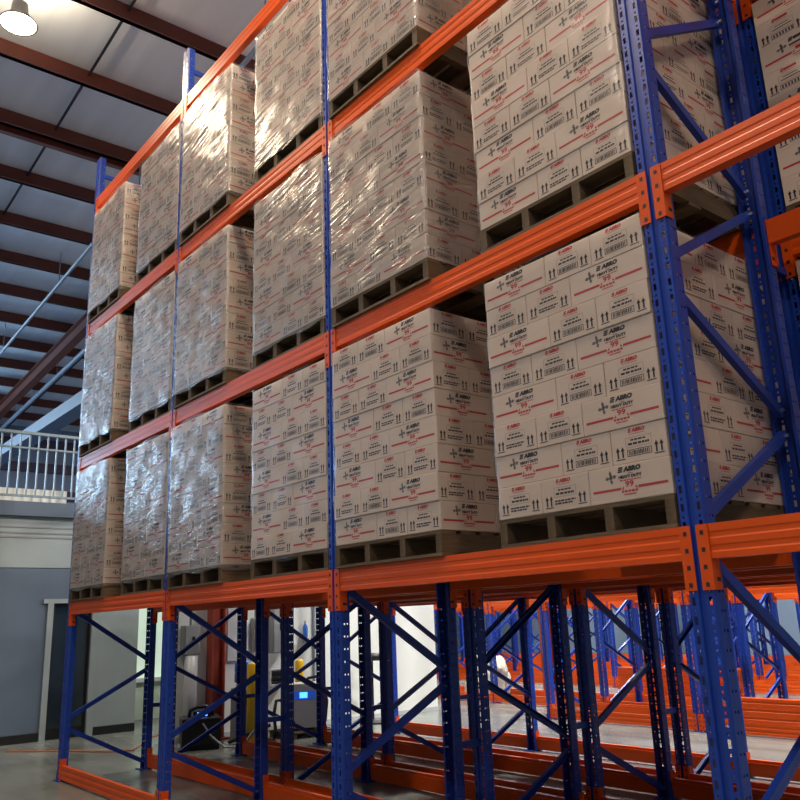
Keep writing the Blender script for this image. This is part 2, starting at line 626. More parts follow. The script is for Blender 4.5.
def beam_meshes(length):
    """step beam between two posts: origin at the middle, top on z=0, face on y=0"""
    h = length / 2 - 0.0615
    pr = [(0.0, 0.0), (0.0, -0.028), (0.0022, -0.034), (0.0022, -0.050), (0.0, -0.056), (0.0, -0.078), (0.0022, -0.084), (0.0022, -0.100), (0.0, -0.106), (0.0, -0.128),
          (0.05, -0.128), (0.05, -0.022), (0.036, -0.022), (0.036, 0.0)]
    b = MB().prism(pr, -h, h).mesh('rack_crossbar', M['orange'])

    def con(sgn, up):
        z1 = 0.0 if not up else 0.055
        z0 = z1 - 0.240 if not up else -0.145
        m = MB()
        X = sgn * length / 2
        xa, xb = X - sgn * 0.0605, X - sgn * 0.012
        m.box(min(xa, xb), max(xa, xb), -0.005, -0.0015, z0, z1)
        xa, xb = X - sgn * 0.0605, X - sgn * 0.0575
        m.box(min(xa, xb), max(xa, xb), -0.0015, 0.05, z0, z1)
        for i in range(4):
            zc = z1 - 0.03 - i * (z1 - z0 - 0.05) / 3
            xm = X - sgn * 0.035
            m.box(xm - 0.007, xm + 0.007, -0.0062, -0.005, zc - 0.008, zc + 0.008, 1)
        m.box(min(X - sgn * 0.0615, X - sgn * 0.0605), max(X - sgn * 0.0615, X - sgn * 0.0605), 0.02, 0.045, z0 + 0.03, z0 + 0.045, 1)
        return m.mesh('end_connector', [M['orange'], M['hole']])
    return b, (con(-1, False), con(1, False)), (con(-1, True), con(1, True))


BEAM = beam_meshes(PITCH)
BEAM23 = beam_meshes(2.3)


def beam(x0, yface, z, back, label, group, base=False, pitch=PITCH):
    """x0 = left post axis; yface = plane of the post faces the beam hooks on"""
    B = BEAM if pitch == PITCH else BEAM23
    o = ob('rack_crossbar', B[0], None, (x0 + pitch / 2, yface, z), PI if back else 0)
    tag(o, label, 'rack crossbar', group)
    for m in (B[2] if base else B[1]):
        ob('end_connector', m, o)
    return o


ROWY = [('A', 0.0, False), ('B', 1.10, True), ('C', 2.19, False), ('D', 3.31, True)]
ROWN = {'A': 'front row', 'B': 'second row', 'C': 'third row', 'D': 'fourth row'}
FRX = [-7.2, -4.8, -2.4, 0.0, 2.4]
FRN = ['far left end', 'second from the left end', 'middle of the view', 'nearest at right', 'just off the right edge']
BAYN = ['far bay', 'middle bay', 'nearest bay', 'right-edge bay']
TIERN = ['lowest', 'second', 'third', 'top']
for rn, ry, fl in ROWY:
    nf = 5 if rn in 'AB' else 4
    for i in range(nf):
        frame(FRX[i], ry, fl, 'blue perforated upright frame with zigzag braces, %s, %s' % (ROWN[rn], FRN[i]), 'blue upright frames of the near racks')
    for b in range(nf - 1):
        lv = [(0.147, 'floor-level', True)] + [(LV[q], TIERN[q] + ' tier', False) for q in range(4 if rn in 'AB' else 1)]
        for z, tn, base in lv:
            for back in (False, True):
                beam(FRX[b], ry + (FD if back else 0), z, back,
                     'orange step beam, %s, %s side, %s, %s' % (tn, 'rear' if back else 'front', BAYN[b], ROWN[rn]), 'orange beams of the near racks', base)
# blue row spacers tying neighbouring rows
SPM = MB().box(-0.02, 0.02, 0.0, 0.179, -0.02, 0.02).mesh('row_spacer', M['blue'])
SPM3 = MB().box(-0.02, 0.02, 0.0, 0.169, -0.02, 0.02).mesh('row_spacer', M['blue'])
SPM2 = MB().box(-0.02, 0.02, 0.0, 0.199, -0.02, 0.02).mesh('row_spacer', M['blue'])
for (ya, me, pn) in ((FD, SPM, 'first and second rows'), (1.10 + FD, SPM3, 'second and third rows'), (2.19 + FD, SPM2, 'third and fourth rows')):
    for i in range(4):
        for z, zn in ((0.62, 'knee height'), (3.0, 'high up')):
            o = ob('row_spacer', me, None, (FRX[i], ya + 0.0005, z))
            tag(o, 'blue spacer joining %s, %s, %s' % (pn, zn, FRN[i]), 'spacer', 'blue row spacers')

# far racks across the rear aisle
EX = [-6.5, -4.2, -1.9, 0.4]
FX = [-11.1, -8.8, -6.5, -4.2, -1.9]
GX = [-15.7, -13.4, -11.1, -8.8, -6.5, -4.2]
HX = [-20.3, -18.0, -15.7, -13.4, -11.1, -8.8, -6.5]
for y, fl, xs, nm in ((6.4, False, EX, 'aisle rack'), (7.6, True, FX, 'rack behind aisle rack'), (10.9, False, GX, 'far rack front'), (12.1, True, GX, 'far rack rear'),
                      (14.6, False, HX, 'farther rack front'), (15.8, True, HX, 'farther rack rear'), (18.6, False, HX, 'farthest rack')):
    for i, x in enumerate(xs):
        frame(x, y, fl, 'bright blue upright frame of the %s, %s from its left end' % (nm, ORD[i]), 'blue upright frames of the far racks')
    for i in range(len(xs) - 1):
        for z, tn, base in ((0.147, 'floor-level', True), (LV[0], 'first-tier', False)):
            for back in (False, True):
                beam(xs[i], y + (FD if back else 0), z, back, 'orange beam, %s, %s, %s side, %s bay from left' % (nm, tn, 'rear' if back else 'front', ORD[i]),
                     'orange beams of the far racks', base, 2.3)

# ================================================================== CARTONS
CE, CL, CH = 0.270, 0.405, 0.1508
PW = 2 * CE + CL
_txt = {}


def text2d(s, shear=0.0, bold=0.0):
    key = (s, shear, bold)
    if key in _txt:
        return _txt[key]
    cu = bpy.data.curves.new('t', 'FONT')
    cu.body = s
    cu.resolution_u = 2
    cu.shear = shear
    cu.offset = bold
    o = bpy.data.objects.new('t', cu)
    COL.objects.link(o)
    dg = bpy.context.evaluated_depsgraph_get()
    dg.update()
    me = o.evaluated_get(dg).to_mesh()
    vs = [(v.co.x, v.co.y) for v in me.vertices]
    fs = [tuple(p.vertices) for p in me.polygons]
    o.evaluated_get(dg).to_mesh_clear()
    bpy.data.objects.remove(o)
    x0 = min(v[0] for v in vs)
    x1 = max(v[0] for v in vs)
    y0 = min(v[1] for v in vs)
    y1 = max(v[1] for v in vs)
    vs = [((v[0] - x0) / (x1 - x0), (v[1] - y0) / (y1 - y0)) for v in vs]
    _txt[key] = (vs, fs)
    return _txt[key]


def face_print(kind, variant, hi):
    """list of (verts in 0..1 face space, faces, material) for one carton face"""
    out = []

    def rect(x0, y0, x1, y1, m):
        out.append(([(x0, y0), (x1, y0), (x1, y1), (x0, y1)], [(0, 1, 2, 3)], m))

    def poly(pts, m):
        out.append((pts, [tuple(range(len(pts)))], m))

    def text(s, x0, y0, x1, y1, m, shear=0.0, bold=0.0):
        if hi:
            vs, fs = text2d(s, shear, bold)
            out.append(([(x0 + (x1 - x0) * a, y0 + (y1 - y0) * b) for a, b in vs], fs, m))
        else:
            rect(x0, y0 + (y1 - y0) * 0.12, x1, y0 + (y1 - y0) * 0.85, m)

    def words(x0, y0, x1, y1, m, n, sd):
        rr = random.Random(sd)
        if not hi:
            rect(x0, y0 + (y1 - y0) * 0.2, x1, y0 + (y1 - y0) * 0.75, m)
            return
        x = x0
        while x < x1 - 0.01:
            wd = min(rr.uniform(0.6, 1.6) * (x1 - x0) / n, x1 - x)
            rect(x, y0, x + wd * 0.82, y1, m)
            x += wd
    if kind == 'L':
        # brand block: bar stack and name, black
        for i in range(3):
            rect(0.375 + i * 0.006, 0.785 + i * 0.054, 0.428 + i * 0.006, 0.828 + i * 0.054, 1)
        text('ABRO', 0.442, 0.785, 0.66, 0.935, 1, 0.2, 0.085)
        words(0.50, 0.725, 0.56, 0.75, 2, 3, 1)
        text('HEAVY DUTY', 0.38, 0.61, 0.665, 0.705, 1, 0.0, 0.075)
        words(0.39, 0.545, 0.655, 0.575, 3, 9, 2)
        # leaf-like emblem to the left
        for a in (90, 0, 180, 270):
            ca, sa = math.cos(math.radians(a + 8)), math.sin(math.radians(a + 8))
            cx, cy = 0.285, 0.69
            ln = 0.2
            px, py = -sa * 0.055, ca * 0.055
            k2 = 0.37
            poly([(cx + ca * 0.25 * ln * k2, cy + sa * 0.25 * ln), (cx + (ca * 0.6 * ln + px) * k2, cy + sa * 0.6 * ln + py),
                  (cx + ca * ln * k2, cy + sa * ln), (cx + (ca * 0.6 * ln - px) * k2, cy + sa * 0.6 * ln - py)], 2)
        rect(0.21, 0.655, 0.345, 0.668, 2)
        rect(0.281, 0.55, 0.287, 0.86, 2)
        poly([(0.262, 0.72), (0.285, 0.80), (0.308, 0.74), (0.30, 0.64), (0.272, 0.62)], 2)
        # red stripe broken by the 99 badge
        rect(0.045, 0.305, 0.40, 0.375, 3)
        rect(0.61, 0.305, 0.955, 0.375, 3)
        text('99', 0.452, 0.365, 0.558, 0.535, 3, 0.0, 0.035)
        poly([(0.405, 0.30), (0.44, 0.33), (0.43, 0.40)], 3)
        poly([(0.605, 0.30), (0.57, 0.33), (0.58, 0.40)], 3)
        words(0.405, 0.225, 0.605, 0.285, 3, 5, 3)
        words(0.43, 0.15, 0.58, 0.185, 3, 6, 4)
    else:
        # red name block with a red rule
        for i in range(3):
            rect(0.325 + i * 0.006, 0.832 + i * 0.042, 0.378 + i * 0.006, 0.866 + i * 0.042, 3)
        text('ABRO', 0.39, 0.83, 0.64, 0.95, 3, 0.2, 0.085)
        rect(0.345, 0.78, 0.625, 0.793, 3)
        # thin framed box of small print
        x0, x1, y0, y1 = 0.27, 0.735, 0.40 if variant else 0.22, 0.70
        y0 = 0.42
        t = 0.008
        rect(x0, y0, x1, y0 + t, 2)
        rect(x0, y1 - t, x1, y1, 2)
        rect(x0, y0, x0 + t * 0.6, y1, 2)
        rect(x1 - t * 0.6, y0, x1, y1, 2)
        words(0.36, 0.60, 0.64, 0.645, 1, 5, 5)
        words(0.31, 0.485, 0.70, 0.545, 1, 6, 6)
        if variant:
            t = 0.018
            bx0, bx1, by0, by1 = 0.28, 0.725, 0.17, 0.36
            rect(bx0, by0, bx1, by0 + t, 1)
            rect(bx0, by1 - t, bx1, by1, 1)
            rect(bx0, by0, bx0 + 0.012, by1, 1)
            rect(bx1 - 0.012, by0, bx1, by1, 1)
            rr = random.Random(9)
            x = bx0 + 0.035
            while x < bx1 - 0.04:
                wd = rr.uniform(0.012, 0.026) if hi else 0.03
                rect(x, by0 + 0.035, x + wd, by1 - 0.035, 1)
                x += wd + (rr.uniform(0.007, 0.016) if hi else 0.03)
        else:
            words(0.28, 0.28, 0.72, 0.33, 1, 6, 7)
            words(0.28, 0.20, 0.66, 0.25, 1, 6, 8)
        # two pairs of this-way-up arrows on a base line
        for cx in (0.155, 0.855):
            rect(cx - 0.085, 0.115, cx + 0.085, 0.145, 1)
            for dx in (-0.045, 0.045):
                rect(cx + dx - 0.016, 0.17, cx + dx + 0.016, 0.41, 1)
                poly([(cx + dx - 0.037, 0.36), (cx + dx + 0.037, 0.36), (cx + dx, 0.485)], 1)
    return out


def carton_mesh(hi, prints=True):
    hx, hy = CL / 2 - 0.0015, CE / 2 - 0.0015
    h = CH - 0.0012
    mb = MB()
    if hi:
        bm = bmesh.new()
        bmesh.ops.create_cube(bm, size=1.0)
        for v in bm.verts:
            v.co = Vector((v.co.x * 2 * hx, v.co.y * 2 * hy, (v.co.z + 0.5) * h))
        bmesh.ops.bevel(bm, geom=bm.edges[:] + bm.verts[:], offset=0.0035, segments=2, affect='EDGES', profile=0.5)
        bm.verts.index_update()
        mb.add([v.co[:] for v in bm.verts], [tuple(v.index for v in f_.verts) for f_ in bm.faces], 0)
        bm.free()
    else:
        mb.box(-hx, hx, -hy, hy, 0, h)
    if prints:
        e = 0.0005 if hi else 0.001
        faces = [('L', 0, Vector((-hx, -hy - e, 0)), Vector((1, 0, 0)), 2 * hx), ('L', 0, Vector((hx, hy + e, 0)), Vector((-1, 0, 0)), 2 * hx),
                 ('E', 0, Vector((hx + e, -hy, 0)), Vector((0, 1, 0)), 2 * hy), ('E', 1, Vector((-hx - e, hy, 0)), Vector((0, -1, 0)), 2 * hy)]
        for kd, var, org, ax, wd in faces:
            for vs, fs, m_ in face_print(kd, var, hi):
                mb.add([tuple(org + ax * (a * wd) + Vector((0, 0, b * h))) for a, b in vs], fs, m_)
    return mb


CMATS = [M['card'], M['ink'], M['inkgrey'], M['red']]
CARTON = carton_mesh(True).mesh('carton', CMATS)
CLOW = carton_mesh(False)
CBARE = carton_mesh(False, False)


def layer_slots(kind):
    """(x, y, long axis along x?, role, index): role 'f' shows on the front, 's' on the right side only, 'h' hidden"""
    E, L = CE, CL
    if kind == 'A':
        s = [(E / 2, L / 2, 0, 'f', 0), (1.5 * E, L / 2, 0, 'f', 1), (2 * E + L / 2, E / 2, 1, 'f', 2), (2 * E + L / 2, 1.5 * E, 1, 's', 1),
             (L + E / 2, 2 * E + L / 2, 0, 'h', 0), (L + 1.5 * E, 2 * E + L / 2, 0, 's', 2), (L / 2, L + E / 2, 1, 'h', 0), (L / 2, L + 1.5 * E, 1, 'h', 0)]
    else:
        s = [(L / 2, E / 2, 1, 'f', 0), (L + E / 2, L / 2, 0, 'f', 1), (L + 1.5 * E, L / 2, 0, 'f', 2), (2 * E + L / 2, L + E / 2, 1, 's', 1),
             (2 * E + L / 2, L + 1.5 * E, 1, 's', 2), (E / 2, 2 * E + L / 2, 0, 'h', 0), (1.5 * E, 2 * E + L / 2, 0, 'h', 0), (L / 2, 1.5 * E, 1, 'h', 0)]
    return s


# projection, only used to find which cartons show largest
Rm = cam.rotation_euler.to_matrix()


def proj(p):
    v = Rm.transposed() @ (Vector(p) - CAM_LOC)
    if v.z > -0.1:
        return None
    return (400 + 826.75 * v.x / -v.z, 400 - 826.75 * v.y / -v.z)


def quad_area(q):
    pts = [proj(p) for p in q]
    if any(p is None for p in pts):
        return 0
    c = (sum(p[0] for p in pts) / 4, sum(p[1] for p in pts) / 4)
    if not (20 < c[0] < 780 and 10 < c[1] < 790):
        return 0
    a = 0
    for i in range(4):
        x0, y0 = pts[i]
        x1, y1 = pts[(i + 1) % 4]
        a += x0 * y1 - x1 * y0
    return abs(a) / 2


PALLET_H = 0.131
TOPB = MB().box(-PW / 2, PW / 2, -0.052, 0.052, 0, 0.018).mesh('deck_board', M['wood'])
BOTB = MB().box(-PW / 2, PW / 2, -0.05, 0.05, 0, 0.016).mesh('bottom_board', M['wood'])
STR = MB().box(-0.022, 0.022, -PW / 2, PW / 2, 0, 0.0955).mesh('stringer', M['wood2'])


def pallet(x, y, z, label, group):
    t = thing('wooden_pallet', label, 'pallet', (x, y, z), random.uniform(-0.004, 0.004), group)
    for yy in (-PW / 2 + 0.05, 0, PW / 2 - 0.05):
        ob('bottom_board', BOTB, t, (0, yy, 0.0005))
    for xx in (-PW / 2 + 0.022, -PW / 6, PW / 6, PW / 2 - 0.022):
        ob('stringer', STR, t, (xx, 0, 0.0168))
    for i in range(7):
        ob('deck_board', TOPB, t, (0, -PW / 2 + 0.052 + i * (PW - 0.104) / 6, 0.1126))
    return t


def film_mesh(z0, z1, seed, off):
    rr = random.Random(seed)
    r = 0.03
    h = PW / 2 + off
    path = []
    n = 22
    for side in range(4):
        a = side * PI / 2
        for i in range(n + 1):
            t = -h + r + (2 * h - 2 * r) * i / n
            p = Vector((t, -h, 0))
            path.append(Matrix.Rotation(a, 3, 'Z') @ p)
        for i in range(1, 4):
            b = -PI / 2 + (PI / 2) * i / 4
            p = Vector((h - r + r * math.cos(b), -h + r + r * math.sin(b), 0))
            path.append(Matrix.Rotation(a, 3, 'Z') @ p)
    m = len(path)
    nz = 36
    v = []
    ph = [rr.uniform(0, 6.28) for _ in range(6)]
    for j in range(nz + 1):
        z = z0 + (z1 - z0) * j / nz
        for k_, p in enumerate(path):
            u_ = k_ / m * 12
            d = 0.0025 * (math.sin(u_ * 3.1 + z * 21 + ph[0]) + math.sin(u_ * 5.3 - z * 13 + ph[1])) + 0.0015 * math.sin(u_ * 11 + z * 47 + ph[2])
            nn = p.normalized()
            zz = z
            if j == 0:
                zz += 0.012 * math.sin(u_ * 4 + ph[3])
            if j == nz:
                zz += 0.012 * math.sin(u_ * 3 + ph[4])
            q = p + nn * (d + 0.003)
            v.append((q.x, q.y, zz))
    f_ = []
    for j in range(nz):
        for k_ in range(m):
            k2 = (k_ + 1) % m
            f_.append((j * m + k_, j * m + k2, (j + 1) * m + k2, (j + 1) * m + k_))
    me = bpy.data.meshes.new('stretch_film')
    me.from_pydata(v, [], f_)
    me.polygons.foreach_set('use_smooth', [True] * len(f_))
    return me


cands = []     # every carton that could be seen: (area, transform, label, group)
rest = []      # (transform, printed?)
for b in range(3):
    for t in range(3):
        for side in (0, 1):
            x0 = FRX[b] + (0.045 if side == 0 else PITCH - 0.07 - PW)
            y0 = -0.018 if side == 0 else 0.004
            x0 += random.uniform(-0.004, 0.004)
            cx, cy = x0 + PW / 2, y0 + PW / 2
            z = LV[t]
            sn = '%s stack, %s tier, %s' % ('left' if side == 0 else 'right', ['bottom', 'second', 'third'][t], BAYN[b])
            pallet(cx, cy, z + 0.001, 'dark wooden pallet under %s' % sn, 'pallets of the front row')
            first = 'A' if (side == 1 and t in (0, 2)) or (side == 0 and t == 1) else 'B'
            for ly in range(8):
                kd = first if ly % 2 == 0 else ('B' if first == 'A' else 'A')
                ox, oy = random.uniform(-0.004, 0.004), random.uniform(-0.004, 0.004)
                for (sx, sy, alongx, role, idx) in layer_slots(kd):
                    X = x0 + sx + ox
                    Y = y0 + sy + oy
                    Z = z + PALLET_H + 0.0012 + ly * CH
                    rz = (0 if alongx else PI / 2) + (PI if random.random() < 0.5 else 0) + random.uniform(-0.003, 0.003)
                    T = Matrix.Translation((X, Y, Z)) @ Matrix.Rotation(rz, 4, 'Z')
                    if role == 'h':
                        rest.append((T, False))
                        continue
                    hx, hy = (CL / 2, CE / 2) if alongx else (CE / 2, CL / 2)
                    ar = 0
                    if role == 'f':
                        ar += quad_area([(X - hx, Y - hy, Z), (X + hx, Y - hy, Z), (X + hx, Y - hy, Z + CH), (X - hx, Y - hy, Z + CH)])
                    if role == 's' or idx == 2:
                        ar += (0.6 if side == 0 else 0.45 if b == 2 else 0.0) * quad_area([(X + hx, Y - hy, Z), (X + hx, Y + hy, Z), (X + hx, Y + hy, Z + CH), (X + hx, Y - hy, Z + CH)])
                    pr = proj((X, Y - hy, Z))
                    if role == 'f':
                        lab = 'white %s carton, %s layer up, %s, %s' % ('red-striped' if alongx else 'arrow-marked', ORD[ly],
                                                                         ['leftmost', 'middle', 'rightmost'][idx], sn)
                    else:
                        lab = 'white %s carton, %s layer up, %s on side, %s' % ('arrow-marked' if alongx else 'red-striped', ORD[ly], ['', 'middle', 'rearmost'][idx], sn)
                    cands.append((ar, T, lab, sn))
            # film around the load
            near = (b == 2)
            fm = film_mesh(PALLET_H - 0.03 if not near else PALLET_H + 0.004, PALLET_H + 8 * CH + 0.004, b * 100 + t * 10 + side, 0.010 if side == 0 else 0.008)
            light = near and (side == 1)
            fm.materials.append(M['film_clear'] if (near and (side == 1 or t == 0)) or (b == 1 and side == 1 and t == 0) else M['film'])
            fo = ob('stretch_film', fm, None, (cx, cy, z))
            tag(fo, 'clear stretch film wrapped around %s' % sn, 'plastic film', 'stretch film on the front row stacks')

cands.sort(key=lambda c: -c[0])
for ar, T, lab, sn in cands[:300]:
    if ar <= 0:
        rest.append((T, True))
        continue
    o = bpy.data.objects.new('carton', CARTON)
    COL.objects.link(o)
    o.matrix_world = T
    tag(o, lab, 'carton', 'cartons of the %s' % sn)
for c in cands[300:]:
    rest.append((c[1], True))
# loads of the rows behind; third and fourth unseen, added to block lamp light
for rowname, yrow, b, t in [('second', 1.09, b, t) for b in range(4) for t in range(3)] + [(n, y, b, 0) for n, y in (('third', 2.18), ('fourth', 3.30)) for b in range(3)]:
    if True:
        for side in (0, 1):
            x0 = FRX[b] + (0.07 if side == 0 else PITCH - 0.07 - PW)
            y0 = yrow
            z = LV[t]
            pallet(x0 + PW / 2, y0 + PW / 2, z + 0.001, 'wooden pallet of %s row under %s stack, %s tier, %s' % (rowname, 'left' if side == 0 else 'right', ['bottom', 'second', 'third'][t], BAYN[b]),
                   'pallets of the %s row' % rowname)
            for ly in range(8):
                for (sx, sy, alongx, role, idx) in layer_slots('AB'[ly % 2]):
                    T = Matrix.Translation((x0 + sx, y0 + sy, z + PALLET_H + 0.0012 + ly * CH)) @ Matrix.Rotation(0 if alongx else PI / 2, 4, 'Z')
                    rest.append((T, role == 'f' and b >= 2 and rowname == 'second'))


def merged(name, items, mats):
    va, fl, fc, mi = [], [], [], []
    off = 0
    for T, pr in items:
        src = CLOW if pr else CBARE
        A = np.array(src.v)
        Tn = np.array(T)
        va.append(A @ Tn[:3, :3].T + Tn[:3, 3])
        for f_, m_ in zip(src.f, src.m):
            fl.append(tuple(i + off for i in f_))
            mi.append(m_)
        off += len(src.v)
    V = np.concatenate(va)
    me = bpy.data.meshes.new(name)
    me.from_pydata(V.tolist(), [], fl)
    for m_ in mats:
        me.materials.append(m_)
    me.polygons.foreach_set('material_index', mi)
    me.update()
    return me


o = ob('cartons', merged('cartons', rest, CMATS))
tag(o, 'remaining white printed cartons stacked on the farther pallets', 'carton', None, 'stuff')

# ================================================================== OVERHEAD THINGS
for i, (x, y, z, pw, colr) in enumerate(LAMPS):
    nm = ['at upper left corner, over the front aisle', 'over the front aisle above the nearest bay', 'over the front aisle at right', 'as added fill, far side of front aisle', 'as added fill, far side of front aisle at right', 'over the rear aisle near the white wall',
          'over the rear aisle, middle one', 'over the rear aisle at right', 'over the far racks at left', 'over the far racks at right', 'over the farther racks', 'over the farthest racks', 'over the mezzanine as added fill', 'at the far end of the mezzanine as added fill'][i]
    t = thing('high_bay_lamp', 'round high bay lamp hanging %s' % nm, 'lamp', (x, y, z), 0, 'high bay lamps')
    MB().lathe([(0.05, 0.30), (0.09, 0.28), (0.10, 0.14), (0.21, 0.02), (0.22, 0.0), (0.205, 0.004)], 24).build('housing', M['grey'], t, smooth=True)
    MB().lathe([(0.2, 0.0), (0.2, 0.012)], 24).build('lens', M['lamp'], t)
    MB().tube([(0, 0, 0.3), (0, 0, roofz(x) - z + 0.22)], 0.012, 6).build('hanging_rod', M['hole'], t)
    l = area('high_bay_light', (0, 0, -0.02), (0, 0, 0), 0.5, 0.5, pw, colr, 'DISK')
    l.parent = t
    u = area('roof_fill_uplight', (0, 0, 0.32), (PI, 0, 0), 0.2, 0.2, pw * (0.3 if colr is not COOL else 2.6), colr, 'DISK')  # added upward light to brighten the roof, strongest on the COOL pair
    u.parent = t

for (y, z, r, xa, xb, lab) in ((1.55, 8.2 - 0.28, 0.034, -24, 2, 'thin pale sprinkler pipe crossing below the purlins'),
                               (3.35, 8.2, 0.06, -26, 2, 'pale pipe running beside the brown roof rafter'),
                               (4.55, 8.1, 0.05, -26, 2, 'lowest pale pipe at the left edge above the railing')):
    m = MB().tube([(xa, y, z + (xa + 15) * SL), (xb, y, z + (xb + 15) * SL)], r, 10)
    for x in range(int(xa) + 2, int(xb), 4):
        zz = z + (x + 15) * SL
        m.bar((x, y, zz), (x, y, roofz(x)), 0.015, 0.015, up=(1, 0, 0))
    tag(m.build('sprinkler_pipe', M['galv'], smooth=False), lab, 'pipe', 'pipes under the roof')
dct = MB()
dct.box(-24, -12.5, 2.0, 2.35, 5.55, 5.8)
tag(dct.build('cable_duct', M['bluegrey']), 'long blue-grey duct above the mezzanine railing', 'duct')

# railing on the mezzanine edge
t = thing('guard_railing', 'pale grey guard railing along the mezzanine edge', 'railing', (OX, 0, 3.2))
for y in np.arange(-8.8, 0.9, 2.47):
    MB().box(-0.025, 0.025, y - 0.025, y + 0.025, 0, 1.0).build('rail_post', M['rail'], t)
MB().box(-0.025, 0.025, 1.10, 1.15, 0, 1.0).build('rail_post', M['rail'], t)
MB().box(-0.03, 0.03, -8.8, 1.15, 0.97, 1.01).build('top_rail', M['rail'], t)
MB().box(-0.02, 0.02, -8.8, 1.15, 0.76, 0.785).build('middle_rail', M['rail'], t)
MB().box(-0.02, 0.02, -8.8, 1.15, 0.07, 0.10).build('bottom_rail', M['rail'], t)
for y in np.arange(-2.0, 1.1, 0.125):
    MB().box(-0.01, 0.01, y - 0.01, y + 0.01, 0.1, 0.97).build('baluster', M['rail'], t)
t = MB().box(-11.15, -10.8, -1.9, 1.0, 3.205, 3.30).box(-11.12, -10.83, -1.85, 0.95, 3.30, 3.33).box(-11.15, -10.8, -1.9, 1.0, 3.33, 3.42)
tag(t.build('storage_crate', M['whitewall']), 'long pale crate on the mezzanine behind the railing', 'crate')

# ================================================================== FLOOR THINGS BEHIND THE RACK
# electrical boxes on the white wall
EBX = WX + 0.001


def ebox(y0, y1, z0, z1, d, label):
    t = thing('electrical_box', label, 'electrical box', (EBX, (y0 + y1) / 2, z0), 0, 'electrical boxes on the white wall')
    w_ = (y1 - y0) / 2
    h_ = z1 - z0
    MB().box(0, d, -w_, w_, 0, h_).build('enclosure', M['grey'], t, bevel=0.006)
    MB().box(d, d + 0.012, -w_ + 0.012, w_ - 0.012, 0.012, h_ - 0.012).build('cover', M['grey'], t, bevel=0.004)
    MB().box(d + 0.012, d + 0.03, 0.0, 0.03, h_ * 0.5, h_ * 0.62).build('switch_handle', M['black'], t)
    MB().tube([(d / 2, 0, h_), (d / 2, 0, 3.0 - z0)], 0.018, 8).build('conduit', M['galv'], t)
    return t


ebox(1.95, 2.17, 1.06, 1.43, 0.12, 'grey electrical box left of the red column, with conduit above')
ebox(2.98, 3.07, 1.05, 1.5, 0.1, 'narrow grey electrical box above the yellow bollard')
ebox(3.25, 3.47, 1.02, 1.66, 0.14, 'tall grey electrical cabinet above the battery charger')
o = MB().tube([(WX + 0.1, 2.06, 0.0), (WX + 0.1, 2.06, 0.5), (WX + 0.1, 2.06, 1.05)], 0.085, 16).build('drain_pipe', M['lgrey'], smooth=True)
tag(o, 'wide pale vertical pipe below the electrical box, left of red column', 'pipe')
o = MB().tube([(WX + 0.03, 4.0, 0.05), (WX + 0.03, 4.0, 3.0)], 0.02, 8).build('conduit_pipe', M['galv'])
tag(o, 'thin grey vertical conduit beside the blue bottle on white wall', 'pipe')
o = MB().box(EBX, EBX + 0.03, 2.62, 2.9, 0.95, 1.75).build('grey_board', M['lgrey'])
tag(o, 'plain grey board on white wall right of red column', 'board')

# bottle on a little wall shelf
t = thing('small_shelf', 'small wall shelf under the blue bottle', 'shelf', (EBX, 3.84, 1.19))
MB().box(0, 0.12, -0.09, 0.09, 0, 0.012).build('shelf_board', M['lgrey'], t)
MB().box(0, 0.1, -0.01, 0.01, -0.06, 0).build('bracket', M['lgrey'], t)
t = thing('spray_bottle', 'blue plastic bottle standing on the small wall shelf', 'bottle', (EBX + 0.06, 3.83, 1.203))
MB().lathe([(0.035, 0), (0.038, 0.02), (0.038, 0.14), (0.03, 0.17), (0.014, 0.19), (0.014, 0.2)], 16).build('body', M['bottle'], t, smooth=True)
MB().lathe([(0.017, 0.2), (0.017, 0.235), (0.012, 0.24)], 12).build('cap', M['lgrey'], t)

# water cooler with blue jug
t = thing('water_cooler', 'grey water cooler with blue jug right of the red column', 'water cooler', (-8.4, 2.66, 0))
MB().box(-0.12, 0.12, -0.12, 0.12, 0, 0.62).build('cabinet', M['grey'], t, bevel=0.01)
MB().box(0.12, 0.14, -0.06, 0.06, 0.42, 0.55).build('tap_recess', M['black'], t)
MB().lathe([(0.04, 0.62), (0.05, 0.66), (0.115, 0.70), (0.115, 0.80), (0.108, 0.82), (0.115, 0.84), (0.115, 0.93), (0.09, 0.96)], 20).build('water_jug', M['bottle'], t, smooth=True)

# yellow bollards
for (x, y, h, lab) in ((-8.0, 2.56, 0.95, 'yellow steel bollard left of the battery charger'), (-8.45, 3.55, 0.93, 'yellow steel bollard behind the battery charger')):
    t = thing('bollard', lab, 'bollard', (x, y, 0), 0, 'yellow bollards')
    MB().lathe([(0.058, 0.008), (0.058, h - 0.03), (0.045, h - 0.01), (0.02, h)], 20).build('pipe', M['yellow'], t, smooth=True)
    MB().lathe([(0.09, 0), (0.09, 0.008)], 20).build('base_flange', M['yellow'], t)

# battery charger on a small pallet
t = thing('small_pallet', 'pale wooden pallet under the battery charger', 'pallet', (-8.05, 3.33, 0))
for yy in (-0.28, 0, 0.28):
    MB().box(-0.28, 0.28, yy - 0.035, yy + 0.035, 0, 0.06).build('stringer', M['wood'], t)
for xx in (-0.24, -0.12, 0, 0.12, 0.24):
    MB().box(xx - 0.045, xx + 0.045, -0.33, 0.33, 0.0605, 0.078).build('deck_board', M['wood'], t)
t = thing('battery_charger', 'light grey battery charger cabinet with lit blue screen', 'battery charger', (-8.05, 3.33, 0.079), math.radians(-28))
MB().box(-0.17, 0.2, -0.24, 0.24, 0.03, 0.57).build('cabinet', M['lgrey'], t, bevel=0.008)
MB().box(-0.15, 0.18, -0.22, 0.22, 0, 0.03).build('plinth', M['black'], t)
pnl = MB().box(0.2, 0.204, -0.12, 0.16, 0.38, 0.48).build('display_panel', M['bluescreen'], t)
